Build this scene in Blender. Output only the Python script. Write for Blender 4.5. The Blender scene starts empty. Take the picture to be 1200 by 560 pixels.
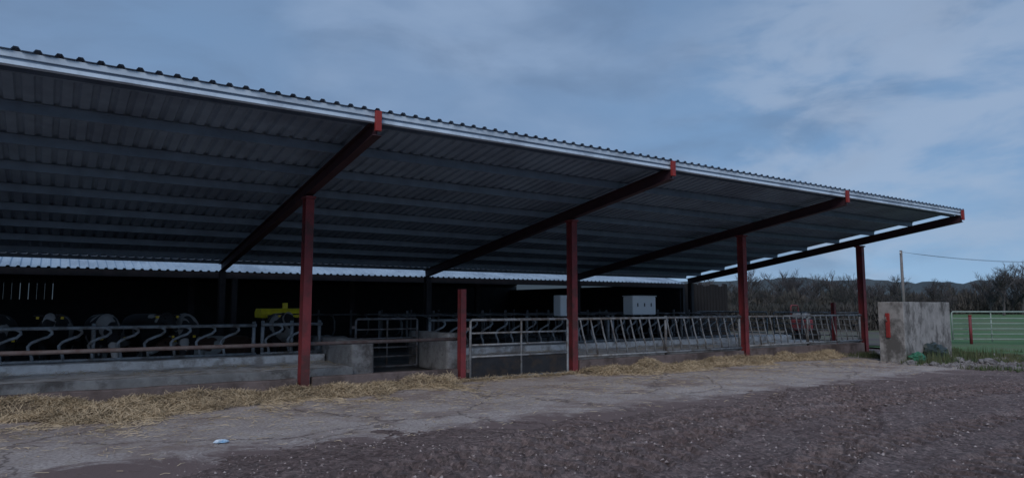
import bpy, bmesh, math, random
from mathutils import Vector, noise, Matrix
random.seed(7)
C=bpy.context.scene.collection
R=math.radians
CF=(.5598,.8286); CR=(.8286,-.5598); EYE=1.5
def ray(px,py):
    r=px-600; d=py-280
    f=796.2+d*.0971; u=77.6-d*.9953
    return (f*CF[0]+r*CR[0], f*CF[1]+r*CR[1], u)
def G(px,py,z=0):
    a=ray(px,py); s=(z-EYE)/a[2]; return Vector((a[0]*s,a[1]*s,z))
def dist(px,D,z=0):
    r=(px-600)/800*D; return Vector((D*CF[0]+r*CR[0], D*CF[1]+r*CR[1], z))

# ---------------------------------------------------------------- materials
def mat(name,c1,c2,scale=4,rough=.85,bump=.2,metal=0,detail=4,stretch=(1,1,1),bscale=None,c3=None,s3=.6,lo=.35,hi=.65,bdist=.02,spec=.3):
    m=bpy.data.materials.new(name); m.use_nodes=True
    nt=m.node_tree; N=nt.nodes; L=nt.links
    b=N['Principled BSDF']; b.inputs['Roughness'].default_value=rough; b.inputs['Metallic'].default_value=metal
    b.inputs['Specular IOR Level'].default_value=spec
    tc=N.new('ShaderNodeTexCoord'); mp=N.new('ShaderNodeMapping'); mp.inputs['Scale'].default_value=stretch
    L.new(tc.outputs['Object'],mp.inputs['Vector'])
    n=N.new('ShaderNodeTexNoise'); n.inputs['Scale'].default_value=scale; n.inputs['Detail'].default_value=detail; n.inputs['Roughness'].default_value=.65
    L.new(mp.outputs[0],n.inputs['Vector'])
    cr=N.new('ShaderNodeValToRGB'); cr.color_ramp.elements[0].position=lo; cr.color_ramp.elements[1].position=hi
    cr.color_ramp.elements[0].color=(*c1,1); cr.color_ramp.elements[1].color=(*c2,1)
    L.new(n.outputs['Fac'],cr.inputs['Fac'])
    col=cr.outputs['Color']
    if c3:
        n3=N.new('ShaderNodeTexNoise'); n3.inputs['Scale'].default_value=s3; n3.inputs['Detail'].default_value=5; n3.inputs['Roughness'].default_value=.7
        L.new(mp.outputs[0],n3.inputs['Vector'])
        r3=N.new('ShaderNodeValToRGB'); r3.color_ramp.elements[0].position=.48; r3.color_ramp.elements[1].position=.62
        L.new(n3.outputs['Fac'],r3.inputs['Fac'])
        mx=N.new('ShaderNodeMix'); mx.data_type='RGBA'
        L.new(r3.outputs['Color'],mx.inputs['Factor']); L.new(col,mx.inputs[6]); mx.inputs[7].default_value=(*c3,1)
        col=mx.outputs[2]
    L.new(col,b.inputs['Base Color'])
    if bump>.12:
        nb=N.new('ShaderNodeTexNoise'); nb.inputs['Scale'].default_value=bscale or scale*6; nb.inputs['Detail'].default_value=4; nb.inputs['Roughness'].default_value=.7
        L.new(mp.outputs[0],nb.inputs['Vector'])
        bp=N.new('ShaderNodeBump'); bp.inputs['Strength'].default_value=bump; bp.inputs['Distance'].default_value=bdist
        L.new(nb.outputs['Fac'],bp.inputs['Height']); L.new(bp.outputs[0],b.inputs['Normal'])
    return m
M={}
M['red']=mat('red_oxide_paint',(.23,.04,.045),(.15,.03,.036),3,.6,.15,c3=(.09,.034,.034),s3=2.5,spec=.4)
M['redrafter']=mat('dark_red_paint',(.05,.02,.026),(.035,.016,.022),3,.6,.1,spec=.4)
M['redplate']=mat('bright_red_plate',(.30,.04,.035),(.22,.03,.03),5,.5,.1)
M['darkpost']=mat('dark_steel',(.05,.04,.045),(.03,.028,.03),4,.7,.1)
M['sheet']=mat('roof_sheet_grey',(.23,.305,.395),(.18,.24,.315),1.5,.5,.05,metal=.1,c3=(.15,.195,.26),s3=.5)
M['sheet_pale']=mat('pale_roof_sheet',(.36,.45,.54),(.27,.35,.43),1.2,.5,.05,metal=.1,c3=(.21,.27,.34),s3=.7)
M['galv']=mat('galvanised_steel',(.32,.34,.36),(.21,.225,.24),9,.55,.05,metal=.15,c3=(.13,.115,.105),s3=3)
M['galv_dark']=mat('dull_old_steel',(.18,.18,.19),(.12,.12,.125),6,.6,.05,c3=(.10,.08,.07),s3=3)
M['galv_purlin']=mat('galvanised_purlin',(.185,.245,.32),(.135,.18,.24),3,.5,.05,metal=.1)
M['galv_green']=mat('green_tinted_steel',(.30,.37,.33),(.22,.28,.25),5,.6,.05)
M['gatesheet']=mat('gate_sheet_steel',(.035,.038,.044),(.022,.024,.028),3,.8,.05,metal=0,c3=(.05,.042,.038),s3=4,spec=.15)
M['rusty']=mat('rusty_pipe',(.15,.10,.09),(.22,.185,.175),6,.7,.15,metal=.2)
M['white']=mat('pale_flashing',(.54,.65,.76),(.44,.54,.64),2,.45,.03,c3=(.33,.40,.48),s3=1.3)
M['whitebox']=mat('white_panel',(.95,.95,.96),(.91,.92,.93),3,.5,.03)
M['dark']=mat('dark_opening',(.05,.05,.06),(.06,.06,.07),5,.6,0)
M['yellow']=mat('yellow_paint',(.85,.70,.03),(.65,.50,.04),6,.5,.1)
M['conc']=mat('weathered_concrete',(.42,.415,.41),(.25,.24,.24),2.6,.9,.7,c3=(.14,.13,.125),s3=1.6,bscale=18,bdist=.04)
M['kerb']=mat('muddy_concrete_kerb',(.20,.16,.155),(.12,.095,.09),2.5,.9,.6,c3=(.08,.062,.058),s3=1.4,bscale=20,bdist=.03)
M['panel']=mat('stained_panel_concrete',(.33,.32,.31),(.20,.195,.19),3.2,.9,.5,c3=(.10,.095,.09),s3=1.6,bscale=25,bdist=.015,stretch=(1,1,.75))
M['floor']=mat('slurry_floor',(.09,.085,.085),(.15,.14,.135),1.3,.6,.4,c3=(.06,.055,.05),s3=.8)
M['rearyard']=mat('rear_yard_mud',(.11,.095,.085),(.075,.065,.058),.8,.9,.5,c3=(.09,.10,.06),s3=.3)
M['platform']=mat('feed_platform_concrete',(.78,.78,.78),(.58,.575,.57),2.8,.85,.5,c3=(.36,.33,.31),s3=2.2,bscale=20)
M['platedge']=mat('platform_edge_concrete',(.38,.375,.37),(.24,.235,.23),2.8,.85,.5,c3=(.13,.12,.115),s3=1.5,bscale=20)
M['shedwall']=mat('shade_dark_cladding',(.03,.03,.034),(.02,.02,.022),3,.8,.1)  # near black: the shade inside the shed is put into this colour
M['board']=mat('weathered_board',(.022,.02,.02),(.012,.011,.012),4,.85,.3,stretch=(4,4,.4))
M['straw']=mat('straw',(.62,.50,.34),(.36,.285,.19),1.6,.9,0)
M['strawbed']=mat('straw_bed',(.33,.265,.19),(.16,.125,.095),14,.95,1,bscale=60,bdist=.05)
M['bark']=mat('winter_bark',(.085,.078,.078),(.06,.057,.058),3,.9,.0)
M['twig']=mat('winter_twig',(.078,.072,.074),(.057,.054,.057),3,.9,0)
M['hedge']=mat('hedge_winter',(.045,.047,.044),(.08,.073,.068),.15,.95,0)
M['hill']=mat('hazed_hill',(.045,.062,.07),(.075,.09,.095),.03,1,0,detail=7)  # bluish tone paints distance haze into the hills
M['grass']=mat('pasture',(.06,.135,.055),(.095,.185,.075),.25,.95,.8,bscale=9,bdist=.1,c3=(.12,.15,.085),s3=.12)
M['blade']=mat('grass_blade',(.05,.09,.035),(.12,.12,.065),1.5,.8,0)
M['stone']=mat('rubble_stone',(.26,.25,.25),(.13,.12,.12),5,.9,.4,c3=(.08,.07,.07),s3=4)
M['pebble']=mat('track_stone',(.36,.31,.30),(.10,.075,.07),14,.85,0,lo=.42,hi=.58)
M['sack']=mat('green_plastic',(.05,.2,.12),(.03,.12,.08),5,.5,.3)
M['blacksheet']=mat('black_plastic',(.02,.03,.026),(.035,.045,.04),5,.4,.4)
M['wrap']=mat('wrapper_plastic',(.75,.8,.85),(.2,.4,.6),9,.35,.1)
M['pole']=mat('pole_wood',(.22,.2,.2),(.15,.14,.14),3,.9,.2)
M['wire']=mat('wire',(.05,.05,.06),(.04,.04,.05),3,.6,0)
M['tyre']=mat('tyre_rubber',(.02,.02,.02),(.035,.033,.033),6,.8,.1)
M['eartag']=mat('ear_tag',(.7,.5,.03),(.6,.4,.03),3,.5,0)
M['skin']=mat('cow_ear',(.03,.025,.025),(.05,.04,.04),8,.8,.1)
M['eye']=mat('cow_eye',(.01,.01,.01),(.012,.01,.01),3,.15,0)
def cowmat(name,dark,light,thr):
    m=bpy.data.materials.new(name); m.use_nodes=True; nt=m.node_tree; N=nt.nodes; L=nt.links
    b=N['Principled BSDF']; b.inputs['Roughness'].default_value=.8
    tc=N.new('ShaderNodeTexCoord'); oi=N.new('ShaderNodeObjectInfo')
    mu=N.new('ShaderNodeVectorMath'); mu.operation='SCALE'; mu.inputs['Scale'].default_value=37
    cb=N.new('ShaderNodeCombineXYZ'); L.new(oi.outputs['Random'],cb.inputs[0]); L.new(oi.outputs['Random'],cb.inputs[1]); L.new(cb.outputs[0],mu.inputs[0])
    ad=N.new('ShaderNodeVectorMath'); L.new(tc.outputs['Object'],ad.inputs[0]); L.new(mu.outputs[0],ad.inputs[1])
    n=N.new('ShaderNodeTexNoise'); n.inputs['Scale'].default_value=1.9; n.inputs['Detail'].default_value=1.5
    L.new(ad.outputs[0],n.inputs['Vector'])
    cr=N.new('ShaderNodeValToRGB'); cr.color_ramp.elements[0].position=thr; cr.color_ramp.elements[1].position=thr+.02
    cr.color_ramp.elements[0].color=(*dark,1); cr.color_ramp.elements[1].color=(*light,1)
    L.new(n.outputs['Fac'],cr.inputs['Fac']); L.new(cr.outputs[0],b.inputs['Base Color']); return m
M['cow']=cowmat('cow_black_white',(.018,.017,.018),(.36,.34,.33),.58)
M['cowbrown']=cowmat('cow_brown_white',(.07,.033,.022),(.38,.36,.34),.55)

def noi_(N,L,tc,s,d=5,r=.65,dist=0):
    n=N.new('ShaderNodeTexNoise'); n.inputs['Scale'].default_value=s; n.inputs['Detail'].default_value=d; n.inputs['Roughness'].default_value=r; n.inputs['Distortion'].default_value=dist
    L.new(tc.outputs['Object'],n.inputs['Vector']); return n
def apron_mat():
    m=bpy.data.materials.new('yard_concrete'); m.use_nodes=True; nt=m.node_tree; N=nt.nodes; L=nt.links
    b=N['Principled BSDF']; b.inputs['Roughness'].default_value=.85; b.inputs['Specular IOR Level'].default_value=.25
    tc=N.new('ShaderNodeTexCoord')
    noi=lambda *a:noi_(N,L,tc,*a)
    def ramp(src,p0,c0,p1,c1):
        r=N.new('ShaderNodeValToRGB'); r.color_ramp.elements[0].position=p0; r.color_ramp.elements[1].position=p1
        r.color_ramp.elements[0].color=(*c0,1); r.color_ramp.elements[1].color=(*c1,1); L.new(src,r.inputs['Fac']); return r.outputs['Color']
    def mix(f,a,bb):
        x=N.new('ShaderNodeMix'); x.data_type='RGBA'; L.new(f,x.inputs['Factor'])
        L.new(a,x.inputs[6]); x.inputs[7].default_value=(*bb,1)
        return x.outputs[2]
    base=ramp(noi(1.2).outputs['Fac'],.3,(.36,.315,.30),.7,(.58,.53,.515))
    fine=ramp(noi(26,4).outputs['Fac'],.42,(0,0,0),.62,(.75,.75,.75))
    c=mix(fine,base,(.25,.21,.20))
    stain=ramp(noi(.7,7,.75,.6).outputs['Fac'],.49,(0,0,0),.60,(.8,.8,.8))
    c=mix(stain,c,(.25,.195,.18))
    strw=ramp(noi(3.2,6,.8,.3).outputs['Fac'],.52,(0,0,0),.66,(.4,.4,.4))
    c=mix(strw,c,(.36,.29,.20))
    sp=N.new('ShaderNodeSeparateXYZ'); L.new(tc.outputs['Object'],sp.inputs[0])
    mr=N.new('ShaderNodeMapRange'); mr.inputs['From Min'].default_value=8.8; mr.inputs['From Max'].default_value=7.0
    L.new(sp.outputs['Y'],mr.inputs['Value'])
    ns=noi(1.1,8,.78,.8); ma=N.new('ShaderNodeMath'); ma.operation='MULTIPLY_ADD'; ma.inputs[1].default_value=.5
    L.new(mr.outputs[0],ma.inputs[0]); L.new(ns.outputs['Fac'],ma.inputs[2])
    mud=ramp(ma.outputs[0],.74,(0,0,0),.88,(1,1,1))
    c=mix(mud,c,(.18,.135,.13))
    vo=N.new('ShaderNodeTexVoronoi'); vo.feature='DISTANCE_TO_EDGE'; vo.inputs['Scale'].default_value=.32
    nd=noi(2.5,4); va=N.new('ShaderNodeVectorMath'); va.operation='MULTIPLY_ADD'; va.inputs[1].default_value=(.5,.5,.5)
    L.new(nd.outputs['Color'],va.inputs[0]); L.new(tc.outputs['Object'],va.inputs[2]); L.new(va.outputs[0],vo.inputs['Vector'])
    ck=ramp(vo.outputs['Distance'],.0,(.8,.8,.8),.009,(0,0,0))
    c=mix(ck,c,(.10,.08,.075))
    L.new(c,b.inputs['Base Color'])
    bp=N.new('ShaderNodeBump'); bp.inputs['Strength'].default_value=.8; bp.inputs['Distance'].default_value=.025
    L.new(noi(14,7,.85).outputs['Fac'],bp.inputs['Height']); L.new(bp.outputs[0],b.inputs['Normal'])
    return m
M['apron']=apron_mat()
def ground_mat():
    m=bpy.data.materials.new('mud_track'); m.use_nodes=True; nt=m.node_tree; N=nt.nodes; L=nt.links
    b=N['Principled BSDF']; b.inputs['Roughness'].default_value=.8; b.inputs['Specular IOR Level'].default_value=.2
    tc=N.new('ShaderNodeTexCoord')
    noi=lambda *a:noi_(N,L,tc,*a)
    r=N.new('ShaderNodeValToRGB'); e=r.color_ramp.elements; e[0].position=.40; e[0].color=(.105,.075,.072,1); e[1].position=.60; e[1].color=(.29,.235,.225,1)
    L.new(noi(9,10,.92).outputs['Fac'],r.inputs['Fac'])
    rb=N.new('ShaderNodeValToRGB'); e=rb.color_ramp.elements; e[0].position=.44; e[0].color=(0,0,0,1); e[1].position=.62; e[1].color=(.5,.5,.5,1)
    L.new(noi(.6,7,.72).outputs['Fac'],rb.inputs['Fac'])
    xb=N.new('ShaderNodeMix'); xb.data_type='RGBA'; L.new(rb.outputs[0],xb.inputs['Factor']); L.new(r.outputs[0],xb.inputs[6]); xb.inputs[7].default_value=(.13,.092,.088,1)
    rc=N.new('ShaderNodeValToRGB'); e=rc.color_ramp.elements; e[0].position=.53; e[0].color=(0,0,0,1); e[1].position=.63; e[1].color=(.5,.5,.5,1)
    L.new(noi(1.5,9,.85).outputs['Fac'],rc.inputs['Fac'])
    x0=N.new('ShaderNodeMix'); x0.data_type='RGBA'; L.new(rc.outputs[0],x0.inputs['Factor']); L.new(xb.outputs[2],x0.inputs[6]); x0.inputs[7].default_value=(.34,.29,.28,1)
    # crushed stone grains
    vo=N.new('ShaderNodeTexVoronoi'); vo.inputs['Scale'].default_value=30; L.new(tc.outputs['Object'],vo.inputs['Vector'])
    sp=N.new('ShaderNodeSeparateColor'); L.new(vo.outputs['Color'],sp.inputs[0])
    vr=N.new('ShaderNodeValToRGB'); e=vr.color_ramp.elements; e[0].position=.0; e[0].color=(.45,.45,.45,1); e[1].position=1; e[1].color=(1.6,1.5,1.48,1); L.new(sp.outputs[0],vr.inputs[0])
    x=N.new('ShaderNodeMix'); x.data_type='RGBA'; x.blend_type='MULTIPLY'; x.inputs['Factor'].default_value=.7; L.new(x0.outputs[2],x.inputs[6]); L.new(vr.outputs[0],x.inputs[7])
    ln=N.new('ShaderNodeVectorMath'); ln.operation='LENGTH'; L.new(tc.outputs['Object'],ln.inputs[0])
    mr=N.new('ShaderNodeMapRange'); mr.inputs['From Min'].default_value=38; mr.inputs['From Max'].default_value=46; L.new(ln.outputs['Value'],mr.inputs['Value'])
    y=N.new('ShaderNodeMix'); y.data_type='RGBA'; L.new(mr.outputs[0],y.inputs['Factor']); L.new(x.outputs[2],y.inputs[6]); y.inputs[7].default_value=(.06,.11,.045,1)
    L.new(y.outputs[2],b.inputs['Base Color'])
    bp=N.new('ShaderNodeBump'); bp.inputs['Strength'].default_value=1; bp.inputs['Distance'].default_value=.04
    L.new(noi(20,8,.9).outputs['Fac'],bp.inputs['Height']); L.new(bp.outputs[0],b.inputs['Normal'])
    return m
M['ground']=ground_mat()

# ---------------------------------------------------------------- mesh builder
class MB:
    def __init__(s): s.v=[]; s.f=[]
    def box(s,x0,x1,y0,y1,z0,z1):
        i=len(s.v); s.v+=[(x,y,z) for z in(z0,z1) for y in(y0,y1) for x in(x0,x1)]
        s.f+=[tuple(i+k for k in q) for q in((0,2,3,1),(4,5,7,6),(0,1,5,4),(2,6,7,3),(0,4,6,2),(1,3,7,5))]; return s
    def obox(s,p0,p1,w,h,side,up):
        p0=Vector(p0);p1=Vector(p1);side=Vector(side).normalized()*w/2;up=Vector(up).normalized()*h/2
        i=len(s.v)
        for p in(p0,p1):
            for a,b in((-1,-1),(1,-1),(1,1),(-1,1)): s.v.append(tuple(p+side*a+up*b))
        s.f+=[(i,i+3,i+2,i+1),(i+4,i+5,i+6,i+7)]+[(i+k,i+(k+1)%4,i+4+(k+1)%4,i+4+k) for k in range(4)]; return s
    def beam(s,p0,p1,depth,width,side,t=.012):
        p0=Vector(p0);p1=Vector(p1);d=(p1-p0).normalized();side=Vector(side).normalized();up=side.cross(d).normalized()
        o=up*(depth/2-t/2)
        s.obox(p0+o,p1+o,width,t,side,up); s.obox(p0-o,p1-o,width,t,side,up)
        s.obox(p0,p1,t*.8,depth-2*t-.0005,side,up); return s
    def tube(s,pts,r,n=8,caps=True):
        pts=[Vector(p) for p in pts]; rs=r if isinstance(r,(list,tuple)) else [r]*len(pts)
        i0=len(s.v); prev=None
        for k,p in enumerate(pts):
            t=(pts[min(k+1,len(pts)-1)]-pts[max(k-1,0)]).normalized()
            if prev is None:
                a=Vector((0,0,1)) if abs(t.z)<.9 else Vector((1,0,0)); u=t.cross(a).normalized()
            else: u=(prev-t*prev.dot(t)).normalized()
            prev=u; w=t.cross(u)
            for j in range(n):
                an=2*math.pi*j/n; s.v.append(tuple(p+(u*math.cos(an)+w*math.sin(an))*rs[k]))
        for k in range(len(pts)-1):
            for j in range(n):
                a=i0+k*n+j;b=i0+k*n+(j+1)%n; s.f.append((a,b,b+n,a+n))
        if caps:
            s.f.append(tuple(i0+j for j in reversed(range(n)))); e=i0+(len(pts)-1)*n; s.f.append(tuple(e+j for j in range(n)))
        return s
    def rings(s,data,n=16):
        i0=len(s.v)
        for k,(x,y,z,rx,rz) in enumerate(data):
            a=data[min(k+1,len(data)-1)];b=data[max(k-1,0)]
            t=Vector((0,a[1]-b[1],a[2]-b[2])).normalized(); u=Vector((1,0,0)); w=u.cross(t)
            for j in range(n):
                an=2*math.pi*j/n; s.v.append(tuple(Vector((x,y,z))+u*math.cos(an)*rx+w*math.sin(an)*rz))
        for k in range(len(data)-1):
            for j in range(n):
                a=i0+k*n+j;b=i0+k*n+(j+1)%n; s.f.append((a,b,b+n,a+n))
        s.f.append(tuple(i0+j for j in reversed(range(n)))); e=i0+(len(data)-1)*n; s.f.append(tuple(e+j for j in range(n)))
        return s
    def prism_x(s,prof,x0,x1):
        n=len(prof); i=len(s.v)
        for x in(x0,x1):
            for y,z in prof: s.v.append((x,y,z))
        for k in range(n): s.f.append((i+k,i+(k+1)%n,i+n+(k+1)%n,i+n+k))
        s.f.append(tuple(i+k for k in reversed(range(n)))); s.f.append(tuple(i+n+k for k in range(n))); return s
    def mesh(s,name,m,smooth=False):
        me=bpy.data.meshes.new(name); me.from_pydata(s.v,[],s.f); me.validate()
        me.materials.append(M[m])
        if smooth:
            for p in me.polygons: p.use_smooth=True
        return me
    def build(s,name,m,parent=None,smooth=False,bevel=0,loc=None):
        o=bpy.data.objects.new(name,s.mesh(name,m,smooth)); C.objects.link(o)
        if parent: o.parent=parent
        if loc: o.location=loc
        if bevel:
            bv=o.modifiers.new('b','BEVEL'); bv.width=bevel; bv.segments=2; bv.limit_method='ANGLE'
        return o
def fixn(o):
    bm=bmesh.new(); bm.from_mesh(o.data); bmesh.ops.recalc_face_normals(bm,faces=bm.faces); bm.to_mesh(o.data); bm.free(); return o
def tag(o,label,cat,group=None):
    o['label']=label; o['category']=cat
    if group: o['group']=group
    return o
def thing(name,label,cat,loc=(0,0,0),group=None,rz=0):
    o=bpy.data.objects.new(name,None); C.objects.link(o); o.location=loc; o.rotation_euler=(0,0,rz); o.empty_display_size=.2
    return tag(o,label,cat,group)
def struct(o): o['kind']='structure'; return o
def dup(root,loc,rz=0,label=None,scale=None):
    r=root.copy(); C.objects.link(r); r.location=loc; r.rotation_euler=(0,0,rz)
    if scale: r.scale=scale
    if label: r['label']=label
    for ch in list(root.children):
        c=ch.copy(); C.objects.link(c); c.parent=r
        for g in ch.children:
            d=g.copy(); C.objects.link(d); d.parent=c
    return r

# ---------------------------------------------------------------- ground
def rng(a,b,st):
    n=max(1,int(round((b-a)/st))); return [a+(b-a)*i/n for i in range(n)]
xs=[-1500,-600,-250,-100,-40,-15]+rng(-6,0,.3)+rng(0,16,.04)+rng(16,24,.08)+rng(24,34,.4)+[34,45,70,120,220,500,1000,2500]
ys=[-1500,-600,-250,-100,-40,-15]+rng(-6,0,.4)+rng(0,8.6,.04)+rng(8.6,12,.2)+[12,14,20,30,45,70,120,220,500,1000,2500]
def edge(x): return 7.35+.35*math.sin(x*.7)+.5*noise.noise(Vector((x*.6,3,0)))-(.9 if x<2.5 else 0)*max(0,min(1,(2.5-x)/2))
def gz(x,y):
    if x<-6 or x>25 or y<-6 or y>12: return -.03
    e=edge(x)+.5*noise.noise(Vector((x*2.1,y*2.1,8))); t=(e-y)/.8; t=max(-1,min(1.0,t))
    p=Vector((x,y,0))
    h=.016*noise.fractal(p*1.3,1.0,2.0,3)+.009*noise.noise(p*4.5)+.012*noise.noise(p*11)+.012*noise.noise(p*22)
    lug=0
    for (cx,cy,r0,dy) in ((9,-22,1,0),(-2,26,-1,0)):
        dd=math.hypot(x-cx,y-cy)
        rads=(27.6,26.0,28.25,24.4,24.9,23.3) if r0>0 else (22.3,20.7,23.6)
        for q,c in enumerate(rads):
            w=.24 if q%2 else .28
            d=(dd-c+.08*noise.noise(Vector((x*.2,q,5))))/w
            if abs(d)<1:
                k=(1-d*d)**.5
                st=max(0,min(1,.95+1.0*noise.noise(Vector((x*.3,c,1)))))
                lug+=st*(-.05*k+.05*k*(1 if math.sin((x+abs(d)*.16)*2*math.pi/.3)>0 else -.5)); h*=1-.5*st
            elif abs(d)<1.6: lug+=.055*(1.6-abs(d))*max(0,.7+.7*noise.noise(Vector((x*2,c,3))))
    h+=lug
    fx=max(0,min(1,(24.5-x)/2)); fx*=max(0,min(1,(x+6)/1))
    z=-.03+ (t+1)/2*.055+h*max(0,(t+1)/2)*1.0
    return z*fx-.03*(1-fx)
vs=[];fs=[]
for y in ys:
    for x in xs: vs.append((x,y,gz(x,y)))
nx=len(xs)
for j in range(len(ys)-1):
    for i in range(nx-1):
        a=j*nx+i; fs.append((a,a+1,a+nx+1,a+nx))
g=MB(); g.v=vs; g.f=fs; struct(g.build('ground','ground',smooth=True))
g=MB(); ax=rng(-9,23,.25)+[23]; ay=rng(5.2,11.96,.25)+[11.96]
for y in ay:
    for x in ax: g.v.append((x,y,.006*noise.noise(Vector((x*.5,y*.5,0)))-max(0,(6.6-y))*.06-max(0,edge(x)-.3-y)*.08))
n=len(ax)
for j in range(len(ay)-1):
    for i in range(n-1): a=j*n+i; g.f.append((a,a+1,a+n+1,a+n))
struct(g.build('concrete_yard','apron',smooth=True))
g=MB(); g.box(-9,22.6,12.14,33.2,-.02,.05); struct(g.build('barn_floor','floor'))
g=MB(); rr=random.Random(77)
for k in range(16000):
    x=1+rr.random()**1.2*18; y=1.5+rr.random()*7.2
    if y>edge(x)+1.3*rr.random()**2: continue
    r=.005+rr.random()**5*.018; z=max(gz(x,y),0); i=len(g.v); a0=rr.random()*6
    for a in range(5): an=a0+a*1.257; q=r*(.7+rr.random()*.6); g.v.append((x+math.cos(an)*q,y+math.sin(an)*q,z-.003))
    g.v.append((x+rr.uniform(-.3,.3)*r,y+rr.uniform(-.3,.3)*r,z+r*.7))
    for a in range(5): g.f.append((i+a,i+(a+1)%5,i+5))
o=g.build('track_gravel','pebble'); o['kind']='stuff'; o['label']='small stones pressed into the muddy track'; o['category']='gravel'
g=MB()
fx=[24.2,27,32,40,55,80,130,250,600,1500]; fy=[-900,-300,-100,-30,0,5,9,13,20,34,60,110,250,600,1500]
for y in fy:
    for x in fx:
        xx=x+(.5*math.sin(y) if x==24.2 else 0)
        g.v.append((xx,y,.03))
n=len(fx)
for j in range(len(fy)-1):
    for i in range(n-1): a=j*n+i; g.f.append((a,a+1,a+n+1,a+n))
struct(g.build('field','grass'))
g=MB()
pts=[dist(790,34),dist(800,24.5),dist(1035,25),dist(1050,36),dist(1050,48),dist(800,48)]
g.v=[(max(p.x,22.65),p.y,.06) for p in pts]; g.f=[(0,1,2,3,4,5)]; struct(fixn(g.build('rear_yard','rearyard')))

# ---------------------------------------------------------------- canopy
YF,YP,YR=9.05,12.05,19.2; PX=[3.75+6.03*k for k in(-1,0,1,2,3)]; SL=.147
def zb(y): return 3.46-SL*(y-YP)
can=thing('barn_canopy','long open fronted barn canopy with red steel posts and ribbed grey roof','barn',(9,YP,0))
def part(mb,name,m,par=can,**k):
    o=mb.build(name,m,par,**k)
    if par is can: o.location=(-9,-YP,0)
    return o
RX0,RX1=-8.6,22.0
def sheet(x0,x1,ya,za,yb,zb_,pitch=.2,h=.034):
    g=MB(); x=x0; prof=[]
    while x<x1-.001:
        prof+=[(x,0),(x+pitch*.52,0),(x+pitch*.64,h),(x+pitch*.86,h)]; x+=pitch
        prof[-1]=(min(prof[-1][0],x1),h)
        prof.append((x-.004,0.0005))
    for (px,dz) in prof: g.v.append((px,ya,za+dz)); g.v.append((px,yb,zb_+dz))
    for i in range(len(prof)-1): a=2*i; g.f.append((a,a+2,a+3,a+1))
    return g
RD,PD=.22,.13
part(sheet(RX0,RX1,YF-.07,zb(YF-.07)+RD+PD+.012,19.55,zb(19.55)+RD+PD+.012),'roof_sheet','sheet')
y=9.25
while y<19.4:
    z=zb(y)+RD+.004; t=.012; w=.035
    prof=[(y-w,z+PD-t),(y-t/2,z+PD-t),(y-t/2,z),(y+w,z-SL*w),(y+w,z+.02),(y+w-t*.6,z+.02),(y+w-t*.6,z+t),(y+t/2,z+t),(y+t/2,z+PD),(y-w,z+PD)]
    o=part(MB().prism_x(prof,RX0,RX1-.02),'purlin','galv_purlin'); fixn(o); y+=1.19
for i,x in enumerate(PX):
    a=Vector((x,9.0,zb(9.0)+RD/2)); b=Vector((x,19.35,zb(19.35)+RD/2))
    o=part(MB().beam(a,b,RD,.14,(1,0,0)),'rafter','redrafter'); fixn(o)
    s=MB().box(x-.045,x+.045,8.93,8.985,zb(9)+.06,zb(9)+RD+PD+.0)
    c=s.build('end_plate','redplate',o,bevel=.004)
    s=MB().box(x-.09,x+.09,YP-.14,YP+.14,zb(YP+.14)-.045,zb(YP+.14)-.003); s.build('cap_plate','red',o)
for i,x in enumerate(PX):
    o=part(MB().beam((x,YP,-.02),(x,YP,zb(YP+.14)-.047),.2,.15,(1,0,0),.014),'post','red'); fixn(o)
    s=MB().box(x-.13,x+.13,YP-.15,YP+.15,-.01,.018)
    for a in(-.1,.1):
        for b in(-.12,.12): s.box(x+a-.015,x+a+.015,YP+b-.015,YP+b+.015,.019,.05)
    s.build('base_plate','rusty',o)
    o=part(MB().beam((x,YR,.05),(x,YR,zb(YR)-.01),.2,.15,(1,0,0),.014),'rear_post','darkpost'); fixn(o)
zt=zb(YF)+RD+PD
fa=part(MB().box(RX0,RX1+.02,YF-.035,YF+.01,zt-.06,zt+.012),'fascia','white',bevel=.004)
MB().box(RX0,RX1+.02,YF-.012,YF+.01,zt-.095,zt-.0605).build('groove','sheet',fa)
MB().prism_x([(YF-.05,zt-.145),(YF-.01,zt-.155),(YF+.01,zt-.155),(YF+.01,zt-.0955),(YF-.035,zt-.0955)],RX0,RX1+.02).build('lower_trim','white',fa)
part(MB().prism_x([(19.56,zb(19.56)+RD+.05),(19.6,zb(19.6)+RD+.05),(19.6,zb(19.6)+RD+PD+.05),(19.56,zb(19.56)+RD+PD+.05)],RX0,RX1),'rear_fascia','galv_purlin')

# ---------------------------------------------------------------- rear cattle shed
shed=thing('cattle_shed','low dark cattle shed with pale ribbed roof behind the canopy','shed',(0,20,0))
def sp(mb,name,m,**k):
    o=mb.build(name,m,shed,**k); o.location=(0,-20,0); return o
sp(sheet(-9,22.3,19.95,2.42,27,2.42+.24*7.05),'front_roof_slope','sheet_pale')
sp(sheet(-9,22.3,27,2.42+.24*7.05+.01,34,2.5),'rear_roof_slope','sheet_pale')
sp(MB().prism_x([(20.0,2.36),(26.95,4.05),(33.6,2.44),(33.6,2.40),(26.95,4.0),(20.0,2.32)],-9,22.25),'shade_dark_underside','shedwall')  # roof underside as an added dark layer, interior shade in its colour
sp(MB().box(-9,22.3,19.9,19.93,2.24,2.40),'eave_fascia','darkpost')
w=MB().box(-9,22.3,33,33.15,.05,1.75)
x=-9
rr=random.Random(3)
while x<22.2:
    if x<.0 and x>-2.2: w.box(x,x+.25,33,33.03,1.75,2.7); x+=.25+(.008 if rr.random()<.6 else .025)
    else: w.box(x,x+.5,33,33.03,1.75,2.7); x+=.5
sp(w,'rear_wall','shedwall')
sp(MB().box(22.18,22.3,20.1,33,.05,2.4),'side_wall','shedwall')
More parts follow.
